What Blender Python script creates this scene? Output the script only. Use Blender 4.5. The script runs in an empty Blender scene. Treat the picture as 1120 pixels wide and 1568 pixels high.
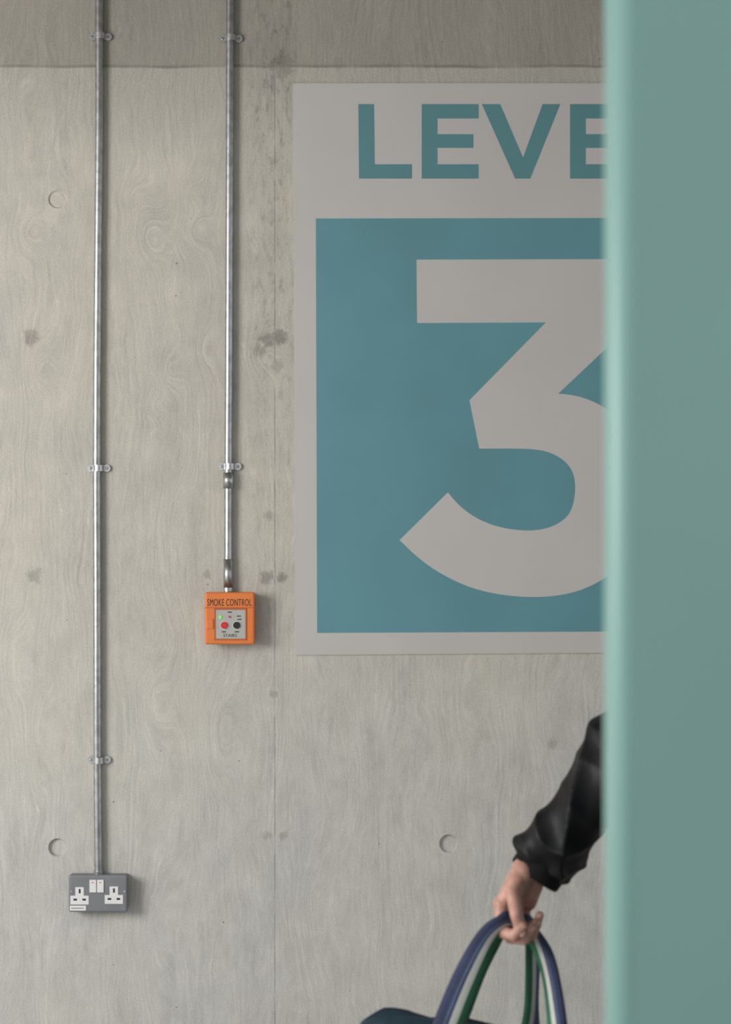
import bpy, bmesh, math, random
from mathutils import Vector, Matrix, geometry
random.seed(3)
S=0.0016; CZ=1.43; D=4.5; K=1.0
scene=bpy.context.scene
scene.view_settings.view_transform='Standard'
scene.view_settings.look='None'

def P(px,py,y=0.0):
    k=S*(D+y)/D
    return Vector(((px-560)*k, y, CZ-(py-784)*k))

# ---------------------------------------------------------------- materials
def newmat(name):
    m=bpy.data.materials.new(name); m.use_nodes=True
    nt=m.node_tree; b=nt.nodes['Principled BSDF']
    return m,nt,b
class NB:
    def __init__(s,nt): s.nt=nt
    def n(s,t): return s.nt.nodes.new(t)
    def put(s,sock,v):
        if hasattr(v,'is_output') : s.nt.links.new(v,sock)
        else: sock.default_value=v
    def m(s,op,a,b=0.0,c=None,clamp=False):
        n=s.n('ShaderNodeMath'); n.operation=op; n.use_clamp=clamp
        s.put(n.inputs[0],a); s.put(n.inputs[1],b)
        if c is not None: s.put(n.inputs[2],c)
        return n.outputs[0]
    def xyz(s,x,y,z):
        n=s.n('ShaderNodeCombineXYZ'); s.put(n.inputs[0],x); s.put(n.inputs[1],y); s.put(n.inputs[2],z); return n.outputs[0]
    def noise(s,vec,scale=1.0,detail=2.0,rough=0.5,dist=0.0):
        n=s.n('ShaderNodeTexNoise'); s.put(n.inputs['Vector'],vec)
        n.inputs['Scale'].default_value=scale; n.inputs['Detail'].default_value=detail
        n.inputs['Roughness'].default_value=rough; n.inputs['Distortion'].default_value=dist
        return n.outputs[0]
    def ramp(s,v,a,b,lo=0.0,hi=1.0):
        n=s.n('ShaderNodeMapRange'); n.clamp=True; n.interpolation_type='SMOOTHSTEP'
        s.put(n.inputs[0],v); n.inputs[1].default_value=a; n.inputs[2].default_value=b
        n.inputs[3].default_value=lo; n.inputs[4].default_value=hi
        return n.outputs[0]
    def mix(s,f,a,b,mode='MIX'):
        n=s.n('ShaderNodeMix'); n.data_type='RGBA'; n.blend_type=mode
        s.put(n.inputs[0],f)
        s.put(n.inputs[6],a); s.put(n.inputs[7],b)
        return n.outputs[2]
    def bump(s,h,strength,dist):
        n=s.n('ShaderNodeBump'); n.inputs['Strength'].default_value=strength; n.inputs['Distance'].default_value=dist
        s.put(n.inputs['Height'],h); return n.outputs[0]
def simple(name,col,rough=0.5,metal=0.0,var=0.06,vscale=30,bump=0.0,bscale=200,spec=0.5,sss=0.0,coat=0.0,bdist=0.002):
    m,nt,b=newmat(name); q=NB(nt)
    tc=q.n('ShaderNodeTexCoord').outputs['Object']
    nz=q.noise(tc,vscale,3.0)
    dark=tuple(c*(1-var) for c in col)+(1,); lite=tuple(min(1,c*(1+var)) for c in col)+(1,)
    c=q.mix(q.ramp(nz,0.3,0.7),dark,lite)
    nt.links.new(c,b.inputs['Base Color'])
    b.inputs['Roughness'].default_value=rough; b.inputs['Metallic'].default_value=metal
    b.inputs['Specular IOR Level'].default_value=spec
    if sss:
        b.inputs['Subsurface Weight'].default_value=sss; b.inputs['Subsurface Radius'].default_value=(0.01,0.004,0.002)
        b.inputs['Subsurface Scale'].default_value=0.5
    if coat: b.inputs['Coat Weight'].default_value=coat
    if bump:
        nb=q.noise(tc,bscale,3.0)
        nt.links.new(q.bump(nb,bump,bdist),b.inputs['Normal'])
    return m

def concrete_wall():
    m,nt,b=newmat('board_marked_concrete'); q=NB(nt)
    tc=q.n('ShaderNodeTexCoord').outputs['Object']
    sp=q.n('ShaderNodeSeparateXYZ'); nt.links.new(tc,sp.inputs[0])
    x,z=sp.outputs[0],sp.outputs[2]
    flat=q.xyz(x,0.0,z)
    warp=q.noise(q.xyz(q.m('MULTIPLY',x,5.0),0.0,q.m('MULTIPLY',z,1.9)),1.0,2.5,0.55)
    f=q.m('MULTIPLY_ADD',warp,0.17,x)
    jit=q.noise(q.xyz(q.m('MULTIPLY',x,40.0),7.0,q.m('MULTIPLY',z,18.0)),1.0,3.0,0.6)
    f=q.m('MULTIPLY_ADD',jit,0.012,f)
    # knots: closed rings in the grain left by the plywood shuttering
    knots=[(228,362,22,30,.085,1),(300,352,22,26,.075,1),(47,355,16,22,.06,1),(262,565,18,26,.05,.8),(60,565,20,30,.06,.8),(315,540,14,28,.05,.8),
           (240,1085,24,50,.06,.7),(330,1110,24,60,.065,.7),(20,1010,22,60,.06,.6),(238,620,12,16,.04,.9),(205,300,18,22,.05,.6),(290,292,16,20,.05,.6),
           (405,545,20,20,.06,1),(45,700,20,50,.04,.4),(260,800,24,70,.04,.3),(710,1080,26,70,.04,.3),(600,1180,22,70,.04,.3),(250,1400,26,60,.04,.3),(60,1120,22,60,.04,.3),(850,1120,22,60,.04,.3),(480,1400,24,60,.04,.3)]
    ksum=0.0
    for (kx,ky,rx,ry,a,kv) in knots:
        c=P(kx,ky)
        dx=q.m('MULTIPLY',q.m('SUBTRACT',x,c.x),1/(rx*S)); dz=q.m('MULTIPLY',q.m('SUBTRACT',z,c.z),1/(ry*S))
        r2=q.m('ADD',q.m('MULTIPLY',dx,dx),q.m('MULTIPLY',dz,dz))
        g0=q.m('EXPONENT',q.m('MULTIPLY',r2,-0.6))
        f=q.m('MULTIPLY_ADD',g0,a,f)
        ksum=q.m('MAXIMUM',q.m('MULTIPLY',g0,kv),ksum)
    grain=q.noise(q.xyz(q.m('MULTIPLY',f,95.0),0.0,q.m('MULTIPLY',z,4.0)),1.0,2.5,0.6)
    grain2=q.noise(q.xyz(q.m('MULTIPLY',f,230.0),3.0,q.m('MULTIPLY',z,24.0)),1.0,2.0,0.6)
    blot=q.noise(q.xyz(q.m('MULTIPLY',x,2.6),1.0,q.m('MULTIPLY',z,1.5)),1.0,4.0,0.6)
    blot2=q.noise(q.xyz(q.m('MULTIPLY',x,16.0),0.0,q.m('MULTIPLY',z,9.0)),1.0,5.0,0.65)
    fine=q.noise(flat,260.0,3.0,0.65)
    gmask=q.ramp(q.noise(q.xyz(q.m('MULTIPLY',x,11.0),5.0,q.m('MULTIPLY',z,5.0)),1.0,3.0),0.38,0.65,0.15,0.9)
    gmask=q.m('MAXIMUM',gmask,q.m('MULTIPLY',ksum,1.4))
    streak=q.ramp(q.noise(q.xyz(q.m('MULTIPLY',f,150.0),9.0,q.m('MULTIPLY',z,26.0)),1.0,3.0,0.6),0.56,0.72)
    v=q.m('MULTIPLY',q.m('SUBTRACT',grain,0.5),q.m('MULTIPLY',gmask,0.58))
    v=q.m('ADD',v,q.m('MULTIPLY',q.m('SUBTRACT',grain2,0.5),0.28))
    v=q.m('ADD',v,q.m('MULTIPLY',streak,q.m('MULTIPLY',gmask,0.18)))
    v=q.m('ADD',v,q.m('MULTIPLY',q.m('SUBTRACT',blot,0.5),0.45))
    v=q.m('ADD',v,q.m('MULTIPLY',q.m('SUBTRACT',blot2,0.5),0.52))
    v=q.m('ADD',v,q.m('MULTIPLY',q.m('SUBTRACT',fine,0.5),0.60))
    # pits
    vo=q.n('ShaderNodeTexVoronoi'); nt.links.new(flat,vo.inputs['Vector']); vo.inputs['Scale'].default_value=26.0
    sc=q.n('ShaderNodeSeparateColor'); nt.links.new(vo.outputs['Color'],sc.inputs[0])
    size=q.m('MULTIPLY',q.m('POWER',sc.outputs[0],6.0),0.07)
    pit=q.ramp(q.m('SUBTRACT',vo.outputs['Distance'],size),-0.012,0.012,1.0,0.0)
    pit=q.m('MULTIPLY',pit,q.ramp(sc.outputs[0],0.40,0.45))
    # vertical formwork seam (px 422) + blotchy band beside it
    wob=q.m('MULTIPLY',q.m('SUBTRACT',q.noise(q.xyz(0.0,0.0,z),9.0,2.0),0.5),0.003)
    xs=P(421.5,0).x
    sd=q.m('ABSOLUTE',q.m('SUBTRACT',q.m('ADD',x,wob),xs))
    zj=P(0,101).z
    below=q.ramp(z,zj-0.002,zj+0.002,1.0,0.0)
    seam=q.m('MULTIPLY',q.ramp(sd,0.0008,0.0028,1.0,0.0),below)
    seam=q.m('MULTIPLY',seam,q.ramp(q.noise(q.xyz(0.0,2.0,z),14.0,3.0),0.38,0.55,0.1,0.75))
    bnd=q.ramp(q.m('ABSOLUTE',q.m('SUBTRACT',x,P(418,0).x)),0.02,0.085,1.0,0.0)
    bandn=q.ramp(q.noise(q.xyz(q.m('MULTIPLY',x,55.0),0.0,q.m('MULTIPLY',z,22.0)),1.0,5.0,0.7),0.48,0.68)
    bandz=q.ramp(z,P(0,1000).z,P(0,300).z,0.15,1.0)
    v=q.m('SUBTRACT',v,q.m('MULTIPLY',q.m('MULTIPLY',bnd,bandn),q.m('MULTIPLY',bandz,0.28)))
    v=q.m('SUBTRACT',v,q.m('MULTIPLY',bnd,q.m('MULTIPLY',bandz,0.07)))
    # stains
    edge=q.m('MULTIPLY',q.m('SUBTRACT',q.noise(flat,60.0,5.0,0.75),0.5),4.6)
    st=None
    for (sx,sy,r,a) in [(410,521,8,.8),(430,516,8,1.0),(409,884,8,.8),(432,884,6,.9),(410,1280,6,.4),(436,1280,5,.55),(48,517,9,.7),(53,882,9,.55),
                        (432,100,14,.6),(425,560,7,.5),(412,790,6,.5),(846,1140,6,.45),(420,1062,5,.6),(318,880,5,.5),(398,536,7,.6)]:
        c=P(sx,sy)
        dx=q.m('MULTIPLY',q.m('SUBTRACT',x,c.x),1/(r*S)); dz=q.m('MULTIPLY',q.m('SUBTRACT',z,c.z),1/(r*S))
        rr=q.m('SQRT',q.m('ADD',q.m('MULTIPLY',dx,dx),q.m('MULTIPLY',dz,dz)))
        g=q.m('MULTIPLY',q.ramp(q.m('ADD',rr,edge),0.5,1.9,1.0,0.0),q.m('MULTIPLY',q.ramp(rr,1.2,2.4,1.0,0.0),a))
        st=g if st is None else q.m('MAXIMUM',st,g)
    # lift joint (px y 101)
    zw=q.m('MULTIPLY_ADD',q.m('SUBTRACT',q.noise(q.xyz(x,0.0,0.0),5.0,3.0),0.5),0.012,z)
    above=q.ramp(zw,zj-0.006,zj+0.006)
    jd=q.m('ABSOLUTE',q.m('SUBTRACT',zw,zj))
    joint=q.m('MULTIPLY',q.ramp(jd,0.001,0.006,1.0,0.0),q.ramp(q.noise(q.xyz(x,4.0,0.0),7.0,3.0),0.3,0.6,0.3,1.0))
    ceil_shade=q.ramp(q.m('SUBTRACT',zj,z),0.0,0.26,1.0,0.0)  # soft shade under the ceiling, painted into the concrete colour below the joint
    v=q.m('SUBTRACT',v,q.m('MULTIPLY',ceil_shade,q.ramp(blot2,0.3,0.7,0.10,0.26)))
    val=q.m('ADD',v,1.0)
    warm=q.ramp(z,P(0,1500).z,P(0,700).z)
    base=q.mix(warm,(0.455,0.453,0.432,1),(0.45,0.43,0.383,1))
    base=q.mix(q.ramp(blot,0.35,0.7),base,q.mix(0.3,base,(0.40,0.37,0.30,1)))
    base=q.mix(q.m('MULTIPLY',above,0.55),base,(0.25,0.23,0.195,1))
    vc=q.n('ShaderNodeCombineColor')
    for i in range(3): nt.links.new(val,vc.inputs[i])
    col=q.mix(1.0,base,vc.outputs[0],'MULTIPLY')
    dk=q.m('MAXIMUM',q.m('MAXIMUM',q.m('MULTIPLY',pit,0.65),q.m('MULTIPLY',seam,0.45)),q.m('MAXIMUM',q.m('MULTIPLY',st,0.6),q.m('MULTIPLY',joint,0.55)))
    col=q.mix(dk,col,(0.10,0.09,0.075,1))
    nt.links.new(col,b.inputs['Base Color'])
    nt.links.new(q.ramp(blot2,0.3,0.7,0.55,0.8),b.inputs['Roughness'])
    b.inputs['Specular IOR Level'].default_value=0.3
    h=q.m('ADD',q.m('MULTIPLY',grain,0.55),q.m('MULTIPLY',fine,0.15))
    h=q.m('SUBTRACT',h,q.m('MULTIPLY',dk,0.8))
    nt.links.new(q.bump(h,0.65,0.003),b.inputs['Normal'])
    return m

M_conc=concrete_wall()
M_floor=simple('polished_concrete_floor',(0.38,0.37,0.35),0.5,var=0.12,vscale=3,bump=0.1)
M_ceil=simple('soffit_concrete',(0.22,0.20,0.18),0.8,var=0.1,vscale=4,bump=0.2)
M_teal=simple('painted_teal',(0.198,0.358,0.325),0.45,var=0.03,vscale=2,bump=0.02,bscale=60)
M_signw=simple('sign_white',(0.45,0.43,0.42),0.45,var=0.02,vscale=4,bump=0.02)
M_signt=simple('sign_teal',(0.094,0.24,0.275),0.45,var=0.05,vscale=3,bump=0.02)
M_signl=simple('sign_letter_teal',(0.085,0.216,0.236),0.45,var=0.03,vscale=3)
M_galv=simple('galvanised_steel',(0.42,0.425,0.43),0.30,metal=0.92,var=0.18,vscale=50,bump=0.05,bscale=300)
M_zinc=simple('zinc_plate',(0.50,0.51,0.52),0.3,metal=0.85,var=0.1,vscale=80)
M_orange=simple('orange_plastic',(0.66,0.175,0.035),0.4,var=0.03)
M_orange_d=simple('orange_plastic_dark',(0.42,0.10,0.02),0.45,var=0.03)
M_black=simple('black_plastic',(0.012,0.012,0.013),0.35)
M_ink=simple('black_ink',(0.015,0.012,0.012),0.6)
M_greyp=simple('grey_panel',(0.38,0.38,0.36),0.4,var=0.03)
M_red=simple('red_button',(0.55,0.02,0.02),0.3)
M_green=simple('green_led',(0.25,0.85,0.12),0.3)
M_sock=simple('grey_metalclad',(0.185,0.195,0.21),0.42,metal=0.25,var=0.04,bump=0.03)
M_white=simple('white_plastic',(0.68,0.68,0.68),0.3,var=0.02)
M_slot=simple('slot_dark',(0.02,0.02,0.02),0.6)
M_jacket=simple('black_satin_fabric',(0.006,0.006,0.007),0.5,var=0.2,vscale=20,bump=0.25,bscale=50,spec=0.2,bdist=0.003)
M_cuff=simple('black_rib_knit',(0.006,0.006,0.007),0.8,var=0.2,spec=0.2)
M_trous=simple('dark_trousers',(0.03,0.035,0.05),0.8,var=0.15,bump=0.3)
M_skin=simple('skin',(0.48,0.262,0.205),0.52,var=0.15,vscale=55,bump=0.2,bscale=350,sss=0.15)
M_nail=simple('fingernail',(0.60,0.38,0.32),0.3,var=0.03)
M_hair=simple('dark_hair',(0.03,0.02,0.015),0.5,var=0.3,vscale=80,bump=0.5)
M_eye=simple('eye_white',(0.7,0.7,0.7),0.2,var=0.01)
M_navy=simple('navy_canvas',(0.028,0.038,0.090),0.8,var=0.15,bump=0.3,bscale=700)
M_slate=simple('slate_stripe',(0.08,0.11,0.19),0.8,var=0.1,bump=0.3,bscale=700)
M_cream=simple('cream_stripe',(0.50,0.51,0.48),0.8,var=0.06,bump=0.3,bscale=700)
M_grn=simple('green_stripe',(0.02,0.115,0.06),0.8,var=0.12,bump=0.3,bscale=700)
M_bag=simple('bag_navy_canvas',(0.014,0.040,0.062),0.85,var=0.2,bump=0.3,bscale=500)

# ---------------------------------------------------------------- helpers
def link(o,parent=None):
    scene.collection.objects.link(o)
    if parent: o.parent=parent
    return o
EMP=[]
def empty(name,loc=(0,0,0)):
    e=bpy.data.objects.new(name,None); e.empty_display_size=0.05
    scene.collection.objects.link(e); EMP.append(e); return e
def from_bm(name,bm,mats,parent=None,smooth=False):
    me=bpy.data.meshes.new(name); bm.normal_update(); bm.to_mesh(me); bm.free()
    if not isinstance(mats,(list,tuple)): mats=[mats]
    for m in mats: me.materials.append(m)
    if smooth:
        for p in me.polygons: p.use_smooth=True
    return link(bpy.data.objects.new(name,me),parent)
def rbox(name,lo,hi,mat,parent=None,bev=0.0,seg=3,smooth=False):
    bm=bmesh.new(); bmesh.ops.create_cube(bm,size=1)
    lo=Vector(lo);hi=Vector(hi)
    for v in bm.verts:
        v.co=Vector([ (lo[i]+hi[i])/2+v.co[i]*(hi[i]-lo[i]) for i in range(3)])
    if bev: bmesh.ops.bevel(bm,geom=bm.edges[:],offset=bev,segments=seg,profile=0.5,affect='EDGES')
    return from_bm(name,bm,mat,parent,smooth)
def pbox(name,px0,px1,py0,py1,y0,y1,mat,parent=None,bev=0.0,seg=3):
    a=P(px0,py1,y1); b_=P(px1,py0,y1)
    return rbox(name,(a.x,min(y0,y1),a.z),(b_.x,max(y0,y1),b_.z),mat,parent,bev,seg)
def prism(name,pts,y0,y1,mat,parent=None):
    bm=bmesh.new()
    tris=geometry.tessellate_polygon([[Vector((p[0],p[1],0)) for p in pts]])
    f=[bm.verts.new((p[0],y1,p[1])) for p in pts]; bk=[bm.verts.new((p[0],y0,p[1])) for p in pts]
    for t in tris:
        try: bm.faces.new([f[i] for i in t]); bm.faces.new([bk[i] for i in reversed(t)])
        except: pass
    n=len(pts)
    for i in range(n):
        j=(i+1)%n; bm.faces.new([f[i],f[j],bk[j],bk[i]])
    bmesh.ops.recalc_face_normals(bm,faces=bm.faces[:])
    return from_bm(name,bm,mat,parent)
def catmull(pts,n=8,closed=False):
    out=[];N=len(pts)
    for i in range(N-1):
        p0=pts[max(i-1,0)];p1=pts[i];p2=pts[i+1];p3=pts[min(i+2,N-1)]
        for k in range(n):
            t=k/n
            out.append(0.5*((2*p1)+(p2-p0)*t+(2*p0-5*p1+4*p2-p3)*t*t+(3*p1-p0-3*p2+p3)*t**3))
    out.append(pts[-1]); return out
def cyl(name,c,axis,r,h,mat,parent=None,seg=24,r2=None,bev=0.0):
    bm=bmesh.new(); bmesh.ops.create_cone(bm,cap_ends=True,segments=seg,radius1=r,radius2=r if r2 is None else r2,depth=h)
    if bev: bmesh.ops.bevel(bm,geom=[e for e in bm.edges if abs(e.verts[0].co.z-e.verts[1].co.z)<1e-6],offset=bev,segments=2,affect='EDGES')
    for fc in bm.faces:
        if len(fc.verts)>4:
            for e in fc.edges: e.smooth=False
    R=Vector((0,0,1)).rotation_difference(Vector(axis)).to_matrix().to_4x4()
    bmesh.ops.transform(bm,matrix=Matrix.Translation(Vector(c))@R,verts=bm.verts)
    o=from_bm(name,bm,mat,parent)
    for p in o.data.polygons: p.use_smooth=len(p.vertices)==4
    return o
def tube(name,pts,rad,mat,parent=None,seg=24):
    bm=bmesh.new(); rings=[]
    for i,p in enumerate(pts):
        t=(pts[min(i+1,len(pts)-1)]-pts[max(i-1,0)]).normalized()
        a=t.cross(Vector((0,1,0))).normalized(); b_=a.cross(t).normalized()
        r=rad(i/(len(pts)-1)) if callable(rad) else rad
        rings.append([bm.verts.new(p+(a*math.cos(2*math.pi*k/seg)+b_*math.sin(2*math.pi*k/seg))*r) for k in range(seg)])
    for i in range(len(rings)-1):
        for k in range(seg):
            bm.faces.new([rings[i][k],rings[i][(k+1)%seg],rings[i+1][(k+1)%seg],rings[i+1][k]])
    bm.faces.new(rings[0]); bm.faces.new(list(reversed(rings[-1])))
    for fc in bm.faces:
        if len(fc.verts)>4:
            for e in fc.edges: e.smooth=False
    bmesh.ops.recalc_face_normals(bm,faces=bm.faces[:])
    return from_bm(name,bm,mat,parent,True)
def text(name,body,center,width,height,mat,parent,y):
    cu=bpy.data.curves.new(name+'_c','FONT'); cu.body=body; cu.align_x='CENTER'; cu.align_y='CENTER'; cu.extrude=0.01; cu.offset=0.0; cu.space_character=1.08
    o=bpy.data.objects.new(name+'_t',cu); scene.collection.objects.link(o)
    bpy.context.view_layer.update()
    me=bpy.data.meshes.new_from_object(o.evaluated_get(bpy.context.evaluated_depsgraph_get()))
    bpy.data.objects.remove(o)
    xs=[v.co.x for v in me.vertices]; ys=[v.co.y for v in me.vertices]
    cx,cy=(min(xs)+max(xs))/2,(min(ys)+max(ys))/2
    sx=width/(max(xs)-min(xs)); sy=height/(max(ys)-min(ys))
    for v in me.vertices:
        v.co=Vector((center.x+(v.co.x-cx)*sx, y-0.0004*(1 if v.co.z>0 else 0), center.z+(v.co.y-cy)*sy))
    me.materials.clear(); me.materials.append(mat)
    for p in me.polygons: p.material_index=0
    me.name=name
    return link(bpy.data.objects.new(name,me),parent)

# ---------------------------------------------------------------- room shell
CEIL=2.86
def build_wall():
    bm=bmesh.new(); bmesh.ops.create_cube(bm,size=1)
    for v in bm.verts: v.co=Vector((v.co.x*6.4, 0.1+v.co.y*0.2, CEIL/2+v.co.z*CEIL))
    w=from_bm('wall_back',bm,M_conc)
    cutters=[]
    for (px,py,dep) in [(88,305,0.004),(88,1298,0.010),(687,1292,0.009)]:
        c=P(px,py)
        bmc=bmesh.new(); bmesh.ops.create_cone(bmc,cap_ends=True,segments=64,radius1=0.0262,radius2=0.0190,depth=dep*2)
        R=Matrix.Rotation(math.radians(-90),4,'X')
        bmesh.ops.transform(bmc,matrix=Matrix.Translation(c)@R,verts=bmc.verts)
        cutters.append(from_bm('cut',bmc,M_conc))
    for c in cutters:
        md=w.modifiers.new('b','BOOLEAN'); md.operation='DIFFERENCE'; md.object=c; md.solver='EXACT'
    bpy.context.view_layer.update()
    me=bpy.data.meshes.new_from_object(w.evaluated_get(bpy.context.evaluated_depsgraph_get()))
    w.modifiers.clear(); w.data=me
    for c in cutters: bpy.data.objects.remove(c)
    return w
build_wall()
rbox('floor',(-3.2,-6.2,-0.1),(3.2,0.0,0.0),M_floor)
rbox('ceiling',(-3.2,-2.4,CEIL),(3.2,0.2,CEIL+0.2),M_ceil)

def partition():
    y=-3.0; x0=0.2015; x1=1.55; th=0.05; r=0.018
    pts=[]
    for k in range(13):
        a=math.pi/2*k/12
        pts.append((x0+r-r*math.sin(math.pi/2-a), y+r-r*math.cos(math.pi/2-a)))
    prof=[(x0,y+th)]+pts+[(x1,y),(x1,y+th)]
    bm=bmesh.new()
    lo=[bm.verts.new((p[0],p[1],0)) for p in prof]; hi=[bm.verts.new((p[0],p[1],CEIL)) for p in prof]
    n=len(prof)
    for i in range(n):
        j=(i+1)%n; bm.faces.new([lo[i],lo[j],hi[j],hi[i]])
    bm.faces.new(lo); bm.faces.new(hi)
    bmesh.ops.recalc_face_normals(bm,faces=bm.faces[:])
    o=from_bm('wall_right',bm,M_teal)
    for p in o.data.polygons:
        p.use_smooth= len(p.vertices)==4 and abs(p.normal.x)<0.999 and abs(p.normal.y)<0.9999 and p.normal.x<0
    return o
partition()

# ---------------------------------------------------------------- sign
def Q(l): return [(P(a,b).x,P(a,b).z) for a,b in l]
sign=empty('level_sign')
prism('sign_board',Q([(449,128),(1157,128),(1157,998),(453,1003)]),-0.0002,-0.005,M_signw,sign)
prism('teal_square',Q([(484,335),(1122,334),(1122,966),(486,969)]),-0.005,-0.0054,M_signt,sign)
L=lambda x:[(x,160),(x+24,160),(x+25,252),(x+82,252),(x+82,274),(x+1,274)]
E=lambda x:[(x,160),(x+87,160),(x+87,182),(x+24,182),(x+24,206),(x+79,206),(x+79,227),(x+24,227),(x+24,252),(x+87,252),(x+87,274),(x,274)]
prism('letter_L_1',Q(L(549)),-0.005,-0.0054,M_signl,sign)
prism('letter_E_1',Q(E(646)),-0.005,-0.0054,M_signl,sign)
prism('letter_V',Q([(738,160),(766,160),(801,242),(831,160),(858,160),(812,274),(789,274)]),-0.005,-0.0054,M_signl,sign)
prism('letter_E_2',Q(E(873)),-0.005,-0.0054,M_signl,sign)
prism('letter_L_2',Q(L(975)),-0.005,-0.0054,M_signl,sign)
V2=lambda l:[Vector(p) for p in l]
outer=catmull(V2([(855,603),(880,606),(908,615),(937,632),(963,658),(982,700),(987,750),(982,800),(966,846),(937,877),(900,899),(858,911),(810,914),(760,909),(715,897),(672,876),(640,853),(612,827)]),6)
inner=catmull(V2([(686,754),(705,775),(730,793),(762,806),(800,812),(832,810),(857,800),(873,784),(880,760),(880,735),(873,716),(859,702),(838,692),(815,688),(790,687)]),6)
three=[(638,398),(978,397),(978,487)]+[(v.x,v.y) for v in outer]+[(v.x,v.y) for v in inner]+[(734,687),(719,613),(836,494),(639,495)]
prism('numeral_3',Q(three),-0.0054,-0.0058,M_signw,sign)

# ---------------------------------------------------------------- conduits
R=0.0095; YC=-(R+0.0045)
def saddle(px,py,parent,i):
    c=P(px,py); c.y=0
    prof=[(-0.020,-0.0055),(-0.0118,-0.0055)]
    rr=R+0.0012
    for k in range(17):
        a=math.pi*k/16
        prof.append((-math.cos(a)*rr, YC-0.001-math.sin(a)*rr))
    prof+=[(0.0118,-0.0055),(0.020,-0.0055)]
    bm=bmesh.new(); h=0.0075
    def row(off,z):
        out=[]
        for k,(x,y) in enumerate(prof):
            a=Vector(prof[max(k-1,0)]);b_=Vector(prof[min(k+1,len(prof)-1)]);t=(b_-a).normalized()
            n=Vector((t.y,-t.x)); out.append(bm.verts.new((c.x+x+n.x*off,y+n.y*off,c.z+z)))
        return out
    A=row(0,-h);B=row(0,h);C=row(0.0014,-h);Dd=row(0.0014,h)
    for k in range(len(prof)-1):
        for (u,v) in ((A,B),(B,Dd),(Dd,C),(C,A)):
            bm.faces.new([u[k],u[k+1],v[k+1],v[k]])
    bmesh.ops.recalc_face_normals(bm,faces=bm.faces[:])
    from_bm('saddle_strap_%d'%i,bm,M_zinc,parent,False)
    rbox('saddle_base_%d'%i,(c.x-0.026,-0.004,c.z-0.006),(c.x+0.026,-0.0003,c.z+0.006),M_zinc,parent,0.001)
    for j,sx in enumerate((-0.0195,0.0195)):
        cyl('saddle_ear_%d_%d'%(i,j),(c.x+sx,-0.0058,c.z),(0,-1,0),0.0088,0.0026,M_zinc,parent)
        cyl('saddle_screw_%d_%d'%(i,j),(c.x+sx,-0.0082,c.z),(0,-1,0),0.0042,0.0028,M_galv,parent,r2=0.003)
        rbox('screw_slot_%d_%d'%(i,j),(c.x+sx-0.0026,-0.0099,c.z-0.0005),(c.x+sx+0.0026,-0.0094,c.z+0.0005),M_slot,parent)
def conduit_pts(l):
    return catmull([Vector((P(a,b).x,YC,P(a,b).z)) for a,b in l],6)
c1=empty('electrical_conduit')
tube('pipe',conduit_pts([(153,-108),(153,0),(153,200),(150.5,500),(149.5,720),(150,900),(150.5,1160),(152,1338)]),R,M_galv,c1)
for i,(a,b) in enumerate([(154,57.5),(152,717),(152.5,1163)]): saddle(a,b,c1,i)
cyl('conduit_lock_ring',(P(152,1332).x,YC,P(152,1334).z),(0,0,1),R+0.0018,0.008,M_zinc,c1)
c2=empty('electrical_conduit.001')
tube('pipe',conduit_pts([(353,-108),(353,0),(352.5,200),(351.5,500),(350.5,720),(350,906)]),R,M_galv,c2)
for i,(a,b) in enumerate([(354,60),(352.5,714.5)]): saddle(a,b,c2,i)
cyl('coupling',(P(350.5,736).x,YC,P(0,736).z),(0,0,1),R+0.0032,0.040,M_galv,c2,bev=0.0008)
cyl('lower_sleeve',(P(350.1,880).x,YC,P(0,880).z),(0,0,1),R+0.0016,0.078,M_galv,c2,bev=0.0005)
cyl('conduit_lock_ring',(P(350,904).x,YC,P(350,902).z),(0,0,1),R+0.0024,0.008,M_zinc,c2)

# ---------------------------------------------------------------- smoke control box
sb=empty('smoke_control_call_point')
fy=-0.052
pbox('back_box',316,389.5,909,985,-0.0003,-0.034,M_orange_d,sb,0.004)
pbox('front_cover',313.5,390,907,987,-0.032,fy,M_orange,sb,0.005,4)
def frame(name,a,b,c,d,w,y0,y1,mat,par):
    pbox(name+'_top',a,b,c,c+w,y0,y1,mat,par,0.0008); pbox(name+'_bottom',a,b,d-w,d,y0,y1,mat,par,0.0008)
    pbox(name+'_left',a,a+w,c+w,d-w,y0,y1,mat,par,0.0008); pbox(name+'_right',b-w,b,c+w,d-w,y0,y1,mat,par,0.0008)
frame('window_rim',328,378,931.5,980.5,2.4,fy+0.001,fy-0.0018,M_orange_d,sb)
pbox('window_panel',330,376,933.5,978.5,fy+0.001,fy-0.0008,M_greyp,sb)
pbox('cover_ridge',314.5,389,930,931.2,fy+0.001,fy-0.0008,M_orange_d,sb)
text('label_smoke_control','SMOKE CONTROL',P(351.5,922.5,fy),67*S,10.5*S,M_ink,sb,fy-0.0001)
text('label_stairs','STAIRS',P(352.5,973,fy),20*S,4.6*S,M_ink,sb,fy-0.0009)
pbox('key_tab',316.5,327,948,963,fy+0.001,fy-0.0030,M_orange,sb,0.0012)
cyl('red_button',P(343.5,957.5,fy-0.002),(0,-1,0),0.0085,0.006,M_red,sb,bev=0.001)
cyl('black_button',P(362.5,957.5,fy-0.002),(0,-1,0),0.0085,0.006,M_black,sb,bev=0.001)
cyl('red_button_bezel',P(343.5,957.5,fy-0.001),(0,-1,0),0.0096,0.002,M_white,sb)
cyl('black_button_bezel',P(362.5,957.5,fy-0.001),(0,-1,0),0.0096,0.002,M_white,sb)
cyl('led_green',P(337.5,945,fy-0.001),(0,-1,0),0.0042,0.003,M_green,sb)
cyl('led_red',P(352,944.5,fy-0.001),(0,-1,0),0.0026,0.003,M_red,sb)
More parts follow.
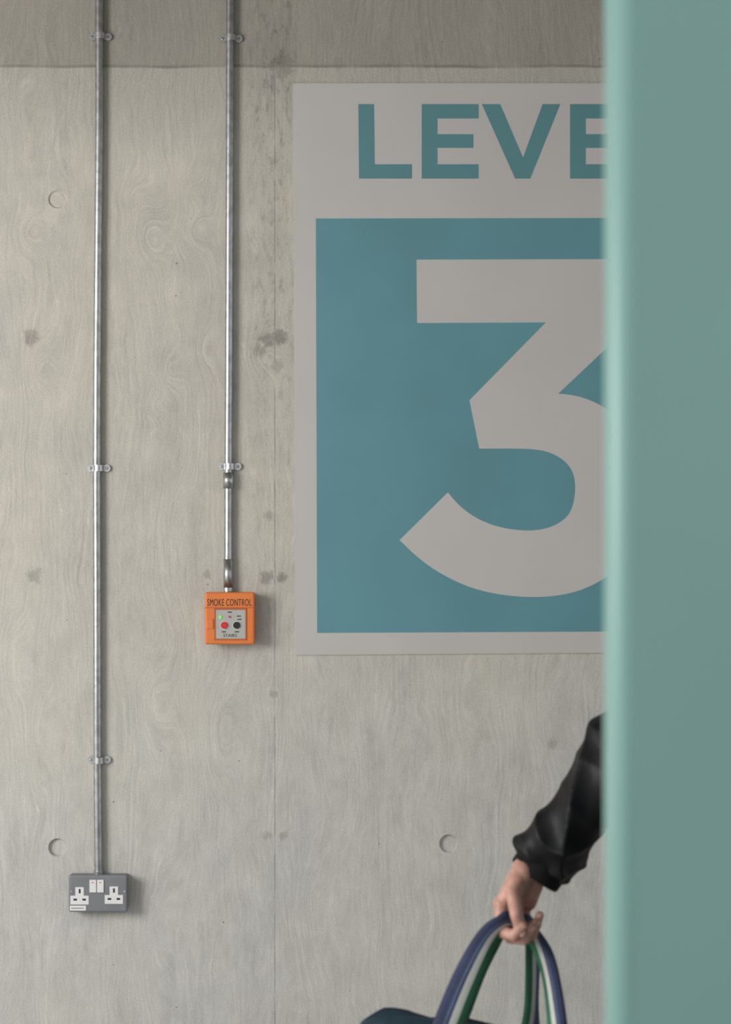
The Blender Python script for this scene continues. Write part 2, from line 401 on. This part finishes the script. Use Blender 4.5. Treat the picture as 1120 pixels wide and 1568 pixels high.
for i,(a,b) in enumerate([(352,937.5),(366,943.5),(343,967.5),(363,967.5),(367,948.5)]):
    pbox('panel_mark_%d'%i,a-3.2,a+3.2,b-0.8,b+0.8,fy,fy-0.0010,M_ink,sb)

# ---------------------------------------------------------------- socket
so=empty('double_wall_socket')
fy=-0.046
pbox('back_box',105,193.5,1341,1396.5,-0.0003,-0.036,M_sock,so,0.005)
pbox('front_plate',105,195,1340,1397,-0.037,fy,M_sock,so,0.0045,4)
def insert(i,cx,cy):
    l=[(cx-6.5,cy-14.5),(cx+6.5,cy-14.5),(cx+6.5,cy-1.5),(cx+14,cy-1.5),(cx+14,cy+12),(cx-14,cy+12),(cx-14,cy-1.5),(cx-6.5,cy-1.5)]
    prism('socket_insert_%d'%i,[(P(a,b,fy).x,P(a,b,fy).z) for a,b in l],fy+0.001,fy-0.0012,M_white,so)
    pbox('pin_earth_%d'%i,cx-1.4,cx+1.4,cy-11.5,cy-5,fy,fy-0.0016,M_slot,so)
    pbox('pin_live_%d'%i,cx-9.5,cx-4.2,cy+3.2,cy+6.2,fy,fy-0.0016,M_slot,so)
    pbox('pin_neutral_%d'%i,cx+4.2,cx+9.5,cy+3.2,cy+6.2,fy,fy-0.0016,M_slot,so)
insert(1,122,1373); insert(2,174.5,1372)
pbox('rocker_switch_1',137,147.5,1347.5,1367,fy+0.001,fy-0.0030,M_white,so,0.0012)
pbox('rocker_switch_2',148.5,159,1347.5,1367,fy+0.001,fy-0.0030,M_white,so,0.0012)
pbox('switch_mark_1',140.5,143.5,1351,1352.2,fy,fy-0.0033,M_red,so); pbox('switch_mark_2',152,155,1351,1352.2,fy,fy-0.0033,M_red,so)
pbox('rating_label',107,131.5,1387,1394.5,fy+0.001,fy-0.0006,M_white,so)
pbox('rating_label_print',109,128,1390.3,1391.5,fy,fy-0.0008,M_sock,so)
for i,(a,b) in enumerate([(109.5,1365),(191,1365)]):
    cyl('fixing_screw_%d'%i,P(a,b,fy-0.0004),(0,-1,0),0.0026,0.0016,M_zinc,so,16)

# ---------------------------------------------------------------- organic helpers
def capsule(bm,p0,p1,r0,r1,flat=None,seg=20):
    p0=Vector(p0);p1=Vector(p1);ax=p1-p0;Ln=ax.length;t=ax.normalized()
    up=Vector((0,0,1)) if abs(t.z)<0.9 else Vector((1,0,0))
    a=t.cross(up).normalized();b_=t.cross(a)
    prof=[]
    for k in range(1,7): 
        th=math.pi/2*k/6; prof.append((-r0*math.cos(th),r0*math.sin(th)))
    for k in range(0,6):
        th=math.pi/2*k/6; prof.append((Ln+r1*math.sin(th),r1*math.cos(th)))
    rings=[]
    for (s,r) in prof:
        ring=[]
        for k in range(seg):
            d=(a*math.cos(2*math.pi*k/seg)+b_*math.sin(2*math.pi*k/seg))*r
            if flat: 
                fa=Vector(flat[0]); d=d+fa*(d.dot(fa)*(flat[1]-1))
            ring.append(bm.verts.new(p0+t*s+d))
        rings.append(ring)
    for i in range(len(rings)-1):
        for k in range(seg): bm.faces.new([rings[i][k],rings[i][(k+1)%seg],rings[i+1][(k+1)%seg],rings[i+1][k]])
    e0=bm.verts.new(p0-t*r0); e1=bm.verts.new(p1+t*r1)
    for k in range(seg):
        bm.faces.new([e0,rings[0][(k+1)%seg],rings[0][k]]); bm.faces.new([e1,rings[-1][k],rings[-1][(k+1)%seg]])
def ellipsoid(bm,c,r,rot=None):
    res=bmesh.ops.create_uvsphere(bm,u_segments=28,v_segments=18,radius=1)
    M=Matrix.Translation(Vector(c))@(rot if rot else Matrix.Identity(4))@Matrix.Diagonal((r[0],r[1],r[2],1))
    bmesh.ops.transform(bm,matrix=M,verts=res['verts'])
def organic(name,bm,mat,parent,voxel,smooth=3,fac=0.5):
    bmesh.ops.recalc_face_normals(bm,faces=bm.faces[:])
    o=from_bm(name,bm,mat,parent)
    md=o.modifiers.new('r','REMESH'); md.mode='VOXEL'; md.voxel_size=voxel
    ms=o.modifiers.new('s','SMOOTH'); ms.factor=fac; ms.iterations=smooth
    bpy.context.view_layer.update()
    me=bpy.data.meshes.new_from_object(o.evaluated_get(bpy.context.evaluated_depsgraph_get()))
    o.modifiers.clear(); o.data=me; me.materials.clear(); me.materials.append(mat)
    for p in me.polygons: p.use_smooth=True; p.material_index=0
    return o

# ---------------------------------------------------------------- person
YH=-1.5
person=empty('walking_person')
def H(px,py,dy=0.0): return Vector((P(px,py,YH).x,YH+dy,P(px,py,YH).z))
W=H(812,1318)
a=Vector((-0.36,-0.05,-0.93)).normalized()
u=Vector((-0.72,-0.66,0.0)); u=(u-a*u.dot(a)).normalized()
n=u.cross(a).normalized()
def hp(aa,uu,nn,mir=None): return W+(a*aa+u*uu+n*nn)*0.001
def make_hand(name,W,a,u,n,parent,fore):
    hp=lambda aa,uu,nn: W+(a*aa+u*uu+n*nn)*0.001
    bm=bmesh.new()
    capsule(bm,fore,hp(5,0,0),0.027,0.024,(n,0.80))
    for uu in (24,9,-8,-24):
        capsule(bm,hp(12,uu*0.62,2),hp(84,uu*1.18,0),0.0165,0.0125)
    capsule(bm,hp(20,22,12),hp(52,30,14),0.019,0.015)
    capsule(bm,hp(20,-20,9),hp(66,-26,8),0.016,0.013)
    import math as m
    fing=[(30,44,26,21,0.0102),(10,47,29,22,0.0104),(-10,44,27,22,0.0098),(-28,34,20,17,0.0088)]
    tips=[]
    for i,(uu,l1,l2,l3,r) in enumerate(fing):
        base=84-abs(uu-8)*0.14-(4 if i==3 else 0)
        ang=[28+3*i,100+6*i,160+8*i]
        p=(base,uu,0.0); pts=[p]
        for L_,an in zip((l1,l2,l3),ang):
            p=(p[0]+L_*m.cos(m.radians(an)),p[1]-0.5*(1 if uu>0 else -1),p[2]+L_*m.sin(m.radians(an))); pts.append(p)
        q=[hp(*t) for t in pts]
        capsule(bm,q[0],q[1],r*1.16,r*1.0); capsule(bm,q[1],q[2],r*1.02,r*0.92); capsule(bm,q[2],q[3],r*0.93,r*0.78)
        ellipsoid(bm,q[0]-n*0.003,(r*1.15,)*3)
        tips.append((q[2],q[3],r))
    th=[hp(24,26,10),hp(52,42,22),hp(82,36,40),hp(106,24,52)]
    capsule(bm,th[0],th[1],0.0165,0.0125); capsule(bm,th[1],th[2],0.0125,0.0108); capsule(bm,th[2],th[3],0.0112,0.0088)
    o=organic(name,bm,M_skin,parent,0.0018,3)
    bm=bmesh.new()
    tdir=(th[3]-th[2]).normalized(); out=(n*0.7+u*0.5); out=(out-tdir*out.dot(tdir)).normalized(); side=tdir.cross(out)
    Rm=Matrix((side,tdir,out)).transposed().to_4x4()
    ellipsoid(bm,th[3]+out*0.0068-tdir*0.001,(0.0062,0.0085,0.0022),Rm)
    for (b0,b1,r) in tips:
        td=(b1-b0).normalized(); o2=u.cross(td).normalized()
        if o2.dot(n)<0: o2=-o2
        sd=td.cross(o2)
        ellipsoid(bm,b1+o2*r*0.58-td*0.001,(0.0050,0.0066,0.0018),Matrix((sd,td,o2)).transposed().to_4x4())
    from_bm(name+'_nails',bm,M_nail,parent,True)

# jacket
def sleeve(bm,path,radf,fold,seg=64,N=240):
    pts=catmull(path,N//(len(path)-1)); rings=[]
    ref=Vector((0,1,0))
    for i,p in enumerate(pts):
        t=(pts[min(i+3,len(pts)-1)]-pts[max(i-3,0)]).normalized()
        A=t.cross(ref).normalized();B=A.cross(t).normalized(); s=i/(len(pts)-1)
        ring=[]
        for k in range(seg):
            th=2*math.pi*k/seg
            ring.append(bm.verts.new(p+(A*math.cos(th)+B*math.sin(th))*(radf(s)+fold(s,th))))
        rings.append(ring)
    for i in range(len(rings)-1):
        for k in range(seg): bm.faces.new([rings[i][k],rings[i][(k+1)%seg],rings[i+1][(k+1)%seg],rings[i+1][k]])
    bm.faces.new(rings[0]); bm.faces.new(list(reversed(rings[-1])))
def lerp_tab(tab):
    def f(s):
        for (s0,v0),(s1,v1) in zip(tab,tab[1:]):
            if s<=s1: 
                t=(s-s0)/(s1-s0); t=t*t*(3-2*t); return v0+(v1-v0)*t
        return tab[-1][1]
    return f
def ridge(x):
    return 1-2*abs(math.sin(x*0.5))**0.8
def folds(s,th):
    w=0.30+0.7*math.exp(-((s-0.52)/0.10)**2)+1.0*math.exp(-((s-0.90)/0.08)**2)
    f=ridge(s*60+3.0*math.sin(th+0.6)+1.3*math.sin(2*th+s*9))*0.0042
    g=ridge(s*23+3.4*math.sin(th-1.0)+1.4*math.sin(2*th-s*7)+1.0)*0.0055
    return w*f+g+0.004*math.sin(2*th+s*14)+0.002*math.sin(3*th+s*12)
shR=Vector((0.575,-1.50,1.345)); elR=H(978,1112,0.0); 
cuffR=H(825,1332)
make_hand('hand_right',W,a,u,n,person,cuffR+(elR-cuffR).normalized()*0.06)
bm=bmesh.new()
sleeve(bm,[shR,(shR+elR)/2+Vector((0.008,0,0)),elR,(elR+cuffR)/2+Vector((-0.002,0,-0.004)),cuffR],
       lerp_tab([(0,0.066),(0.3,0.062),(0.5,0.062),(0.72,0.060),(0.88,0.056),(0.965,0.052),(0.99,0.043),(1,0.032)]),folds)
shL=Vector((0.62,-1.90,1.345)); elL=Vector((0.74,-1.93,1.09)); wrL=Vector((0.70,-1.93,0.86))
sleeve(bm,[shL,(shL+elL)/2,elL,(elL+wrL)/2,wrL],lerp_tab([(0,0.066),(0.5,0.056),(0.9,0.048),(1,0.036)]),folds)
torso=[((0.600,-1.70,1.40),(0.085,0.17,0.06)),((0.600,-1.70,1.30),(0.115,0.195,0.12)),((0.605,-1.70,1.17),(0.12,0.185,0.13)),((0.61,-1.70,1.03),(0.12,0.18,0.13)),((0.615,-1.70,0.93),(0.125,0.185,0.10))]
for c,r in torso: ellipsoid(bm,c,r)
capsule(bm,(0.600,-1.70,1.42),(0.595,-1.70,1.475),0.075,0.062)
capsule(bm,shR+Vector((0.01,-0.03,0.0)),(0.6,-1.66,1.40),0.068,0.06); capsule(bm,shL+Vector((0,0.03,0)),(0.6,-1.74,1.40),0.068,0.06)
organic('jacket',bm,M_jacket,person,0.0032,1)
def cuff(name,c,t,r,l):
    bm=bmesh.new(); t=t.normalized(); A=t.cross(Vector((0,1,0))).normalized(); B=A.cross(t)
    seg=72; prof=[(-l,r*0.92),(-l*0.6,r),(0,r*0.99),(0.003,r*0.95),(0.0,r*0.86),(-l,r*0.80)]
    rings=[[bm.verts.new(c+t*s+(A*math.cos(2*math.pi*k/seg)+B*math.sin(2*math.pi*k/seg))*(rr+(0.0009 if k%2 else 0))) for k in range(seg)] for s,rr in prof]
    for i in range(len(rings)-1):
        for k in range(seg): bm.faces.new([rings[i][k],rings[i][(k+1)%seg],rings[i+1][(k+1)%seg],rings[i+1][k]])
    bmesh.ops.recalc_face_normals(bm,faces=bm.faces[:])
    from_bm(name,bm,M_cuff,person,True)
tc_=(cuffR-elR).normalized()
cuff('cuff_right',cuffR+tc_*0.010,tc_,0.044,0.03)
cuff('cuff_left',wrL+Vector((-0.002,0,-0.012)),(wrL-elL),0.038,0.03)
aL=Vector((0.05,0,-1)).normalized(); uL=Vector((-1,0,0)); uL=(uL-aL*uL.dot(aL)).normalized()
# left hand: mirrored so the palm faces the thigh (+Y) and the thumb points forward
def left_hand():
    before=set(bpy.data.objects)
    Wl=wrL+Vector((-0.003,0,-0.03)); nL=uL.cross(aL).normalized()
    make_hand('hand_left',Wl,aL,uL,nL,person,wrL+Vector((0.01,0,0.03)))
    if nL.y<0:
        for o in set(bpy.data.objects)-before:
            for v in o.data.vertices: v.co.y=2*Wl.y-v.co.y
            o.data.flip_normals()
left_hand()
# trousers
bm=bmesh.new()
hipR=Vector((0.62,-1.61,0.90));knR=Vector((0.60,-1.61,0.49));anR=Vector((0.80,-1.61,0.17))
hipL=Vector((0.61,-1.79,0.90));knL=Vector((0.51,-1.79,0.50));anL=Vector((0.46,-1.79,0.11))
for h_,k_,an_ in ((hipR,knR,anR),(hipL,knL,anL)):
    capsule(bm,h_,k_,0.092,0.064); capsule(bm,k_,an_,0.064,0.050)
ellipsoid(bm,(0.62,-1.70,0.92),(0.115,0.17,0.11))
organic('trousers',bm,M_trous,person,0.007,4)
for nm,an_,toe,hl in (('shoe_right',anR,Vector((0.665,-1.61,0.045)),Vector((0.815,-1.61,0.105))),('shoe_left',anL,Vector((0.29,-1.79,0.045)),Vector((0.48,-1.79,0.04)))):
    bm=bmesh.new(); capsule(bm,hl,toe,0.038,0.036); capsule(bm,an_-Vector((0,0,0.02)),hl,0.042,0.038)
    capsule(bm,an_-Vector((0,0,0.02)),toe,0.040,0.03)
    o=organic(nm,bm,M_cuff,person,0.005,3)
    for v in o.data.vertices: v.co.z=max(v.co.z,0.0)
# head
hc=Vector((0.575,-1.70,1.615))
bm=bmesh.new()
ellipsoid(bm,hc+Vector((0.012,0,0.02)),(0.092,0.074,0.098)); ellipsoid(bm,hc+Vector((-0.035,0,-0.05)),(0.052,0.054,0.062))
capsule(bm,hc+Vector((0.012,0,-0.06)),Vector((0.60,-1.70,1.44)),0.054,0.058)
capsule(bm,hc+Vector((-0.084,0,0.005)),hc+Vector((-0.103,0,-0.025)),0.008,0.012)
ellipsoid(bm,hc+Vector((-0.083,0,-0.058)),(0.010,0.024,0.006)); ellipsoid(bm,hc+Vector((-0.081,0,-0.068)),(0.010,0.022,0.006))
ellipsoid(bm,hc+Vector((-0.075,0,-0.095)),(0.018,0.022,0.016))
for s in (-1,1):
    ellipsoid(bm,hc+Vector((0.015,s*0.076,-0.012)),(0.018,0.008,0.032)); ellipsoid(bm,hc+Vector((-0.075,s*0.030,0.022)),(0.012,0.024,0.006))
organic('head',bm,M_skin,person,0.0035,3)
bm=bmesh.new()
for s in (-1,1): ellipsoid(bm,hc+Vector((-0.076,s*0.031,0.004)),(0.010,0.014,0.0085))
from_bm('eyes',bm,M_eye,person,True)
bm=bmesh.new()
for s in (-1,1): ellipsoid(bm,hc+Vector((-0.084,s*0.031,0.004)),(0.004,0.006,0.006))
from_bm('pupils',bm,M_black,person,True)
bm=bmesh.new()
ellipsoid(bm,hc+Vector((0.030,0,0.045)),(0.098,0.084,0.092)); ellipsoid(bm,hc+Vector((0.060,0,-0.01)),(0.060,0.078,0.085))
organic('hair',bm,M_hair,person,0.004,2)

# ---------------------------------------------------------------- bag
bag=empty('striped_tote_bag')
def bag_body():
    bm=bmesh.new(); nu=72; nv=28; rings=[]
    cx=0.165; cy=YH; 
    for j in range(nv+1):
        v=j/nv
        ring=[]
        for k in range(nu):
            th=2*math.pi*k/nu; c_,s_=math.cos(th),math.sin(th)
            e=0.45
            X=math.copysign(abs(c_)**e,c_); Y=math.copysign(abs(s_)**e,s_)
            hw=0.18+0.012*math.sin(v*math.pi); hd=0.085*(1-0.35*v**2)
            rb=min(1,v/0.08); rt=min(1,(1-v)/0.07); sc=(0.86+0.14*math.sin(rb*math.pi/2)); st_=(0.45+0.55*math.sin(rt*math.pi/2))
            x=cx+X*hw*sc*(0.96+0.04*math.sin(rt*math.pi/2)); y=cy+Y*hd*sc*st_+0.006*math.sin(x*40+v*6)*v
            top=0.609-0.02*max(0,(x-0.07))/0.1*0.8+0.004*math.sin(x*45)-max(0,(0.03-x))*0.35
            z=0.26+(top-0.26)*v
            ring.append(bm.verts.new((x,y,z)))
        rings.append(ring)
    for j in range(nv):
        for k in range(nu):
            f=bm.faces.new([rings[j][k],rings[j][(k+1)%nu],rings[j+1][(k+1)%nu],rings[j+1][k]])
    bm.faces.new(list(reversed(rings[0]))); bm.faces.new(rings[-1])
    bmesh.ops.recalc_face_normals(bm,faces=bm.faces[:])
    for f in bm.faces:
        z=f.calc_center_median().z
        f.material_index = 1 if 0.44<z<0.475 else (2 if 0.40<z<0.44 else (3 if z<0.34 else 0))
    return from_bm('bag_body',bm,[M_bag,M_cream,M_grn,M_navy],bag,True)
bag_body()
def ribbon(name,ctrl):
    pts=catmull([c[0] for c in ctrl],10); wd=catmull([Vector((c[1],0,0)) for c in ctrl],10); nr=catmull([c[2] for c in ctrl],10)
    st=[(0,.30,0),(.30,.38,1),(.38,.46,0),(.46,.70,2),(.70,1.0,3)]
    bm=bmesh.new(); cuts=[0,.15,.30,.38,.46,.58,.70,.85,1.0]; th=0.0028
    F=[];B=[]
    for i,p in enumerate(pts):
        t=(pts[min(i+1,len(pts)-1)]-pts[max(i-1,0)]).normalized()
        nn=(nr[i]-t*nr[i].dot(t)).normalized(); w=t.cross(nn).normalized()
        cur=0.006
        F.append([bm.verts.new(p+w*(c-0.5)*wd[i].x+nn*(th/2-cur*(2*c-1)**2)) for c in cuts])
        B.append([bm.verts.new(p+w*(c-0.5)*wd[i].x+nn*(-th/2-cur*(2*c-1)**2)) for c in cuts])
    def mi(c):
        for s0,s1,m_ in st:
            if s0<=c<=s1: return m_
        return 0
    for i in range(len(pts)-1):
        for k in range(len(cuts)-1):
            m_=mi((cuts[k]+cuts[k+1])/2)
            f=bm.faces.new([F[i][k],F[i][k+1],F[i+1][k+1],F[i+1][k]]); f.material_index=m_
            f=bm.faces.new([B[i][k],B[i+1][k],B[i+1][k+1],B[i][k+1]]); f.material_index=m_
        f=bm.faces.new([F[i][0],F[i+1][0],B[i+1][0],B[i][0]]); f.material_index=0
        f=bm.faces.new([F[i][-1],B[i][-1],B[i+1][-1],F[i+1][-1]]); f.material_index=3
    bmesh.ops.recalc_face_normals(bm,faces=bm.faces[:])
    return from_bm(name,bm,[M_navy,M_slate,M_cream,M_grn],bag,True)
cam_n=Vector((0,-1,0))
G=lambda uu,aa=104,nn=26: hp(aa,uu,nn)
ribbon('handle_front',[(H(640,1700,-0.088),0.046,cam_n),(H(656,1625,-0.088),0.048,cam_n),(H(680,1562,-0.08),0.050,cam_n),(H(712,1486,-0.068),0.048,cam_n),(H(745,1425,-0.058),0.038,(cam_n+n*0.4).normalized()),
   (G(34),0.028,n),(G(0),0.022,n),(G(-36),0.026,n),(H(836,1478,-0.02),0.032,Vector((-0.6,-1,0)).normalized()),(H(846,1560,-0.07),0.034,Vector((-0.4,-1,0)).normalized()),(H(849,1630,-0.088),0.038,cam_n),(H(850,1700,-0.088),0.038,cam_n)])
ribbon('handle_back',[(H(676,1690,0.085),0.042,cam_n),(H(688,1620,0.08),0.042,cam_n),(H(706,1560,0.05),0.042,cam_n),(H(730,1490,0.02),0.038,cam_n),(H(758,1425,-0.02),0.032,cam_n),
   (G(32,98,22),0.024,n),(G(0,98,22),0.02,n),(G(-34,98,22),0.024,n),(H(824,1475,0.05),0.032,Vector((0.8,-1,0)).normalized()),(H(824,1560,0.07),0.032,Vector((0.8,-1,0)).normalized()),(H(818,1630,0.08),0.036,cam_n),(H(815,1690,0.085),0.036,cam_n)])

# ---------------------------------------------------------------- recentre group empties
bpy.context.view_layer.update()
for e in EMP:
    pts=[v.co for c in e.children for v in c.data.vertices]
    lo=Vector([min(p[i] for p in pts) for i in range(3)]); hi=Vector([max(p[i] for p in pts) for i in range(3)])
    ctr=(lo+hi)/2; e.location=ctr
    for c in e.children: c.matrix_parent_inverse=Matrix.Translation(-ctr)

# ---------------------------------------------------------------- light
def area(name,loc,target,sx,sy,power,col):
    l=bpy.data.lights.new(name,'AREA'); l.shape='RECTANGLE'; l.size=sx; l.size_y=sy; l.energy=power; l.color=col
    o=bpy.data.objects.new(name,l); scene.collection.objects.link(o); o.location=loc
    o.rotation_euler=(Vector(target)-Vector(loc)).to_track_quat('-Z','Y').to_euler(); return o
area('window_daylight',(-3.0,-2.8,1.8),(0,0,0.6),1.3,1.3,108,(1.0,0.975,0.94))
w=bpy.data.worlds.new('overcast'); scene.world=w; w.use_nodes=True
bg=w.node_tree.nodes['Background']; bg.inputs[0].default_value=(0.97,0.985,1.0,1); bg.inputs[1].default_value=0.86

# ---------------------------------------------------------------- camera
cd=bpy.data.cameras.new('camera'); cam=bpy.data.objects.new('camera',cd); scene.collection.objects.link(cam)
cam.location=(0,-D,CZ); cam.rotation_euler=(math.radians(90),0,0)
cd.sensor_fit='HORIZONTAL'; cd.sensor_width=24; cd.lens=24*D/(1120*S); cd.clip_start=0.05
cd.dof.use_dof=True; cd.dof.focus_distance=4.35; cd.dof.aperture_fstop=3.9
scene.camera=cam
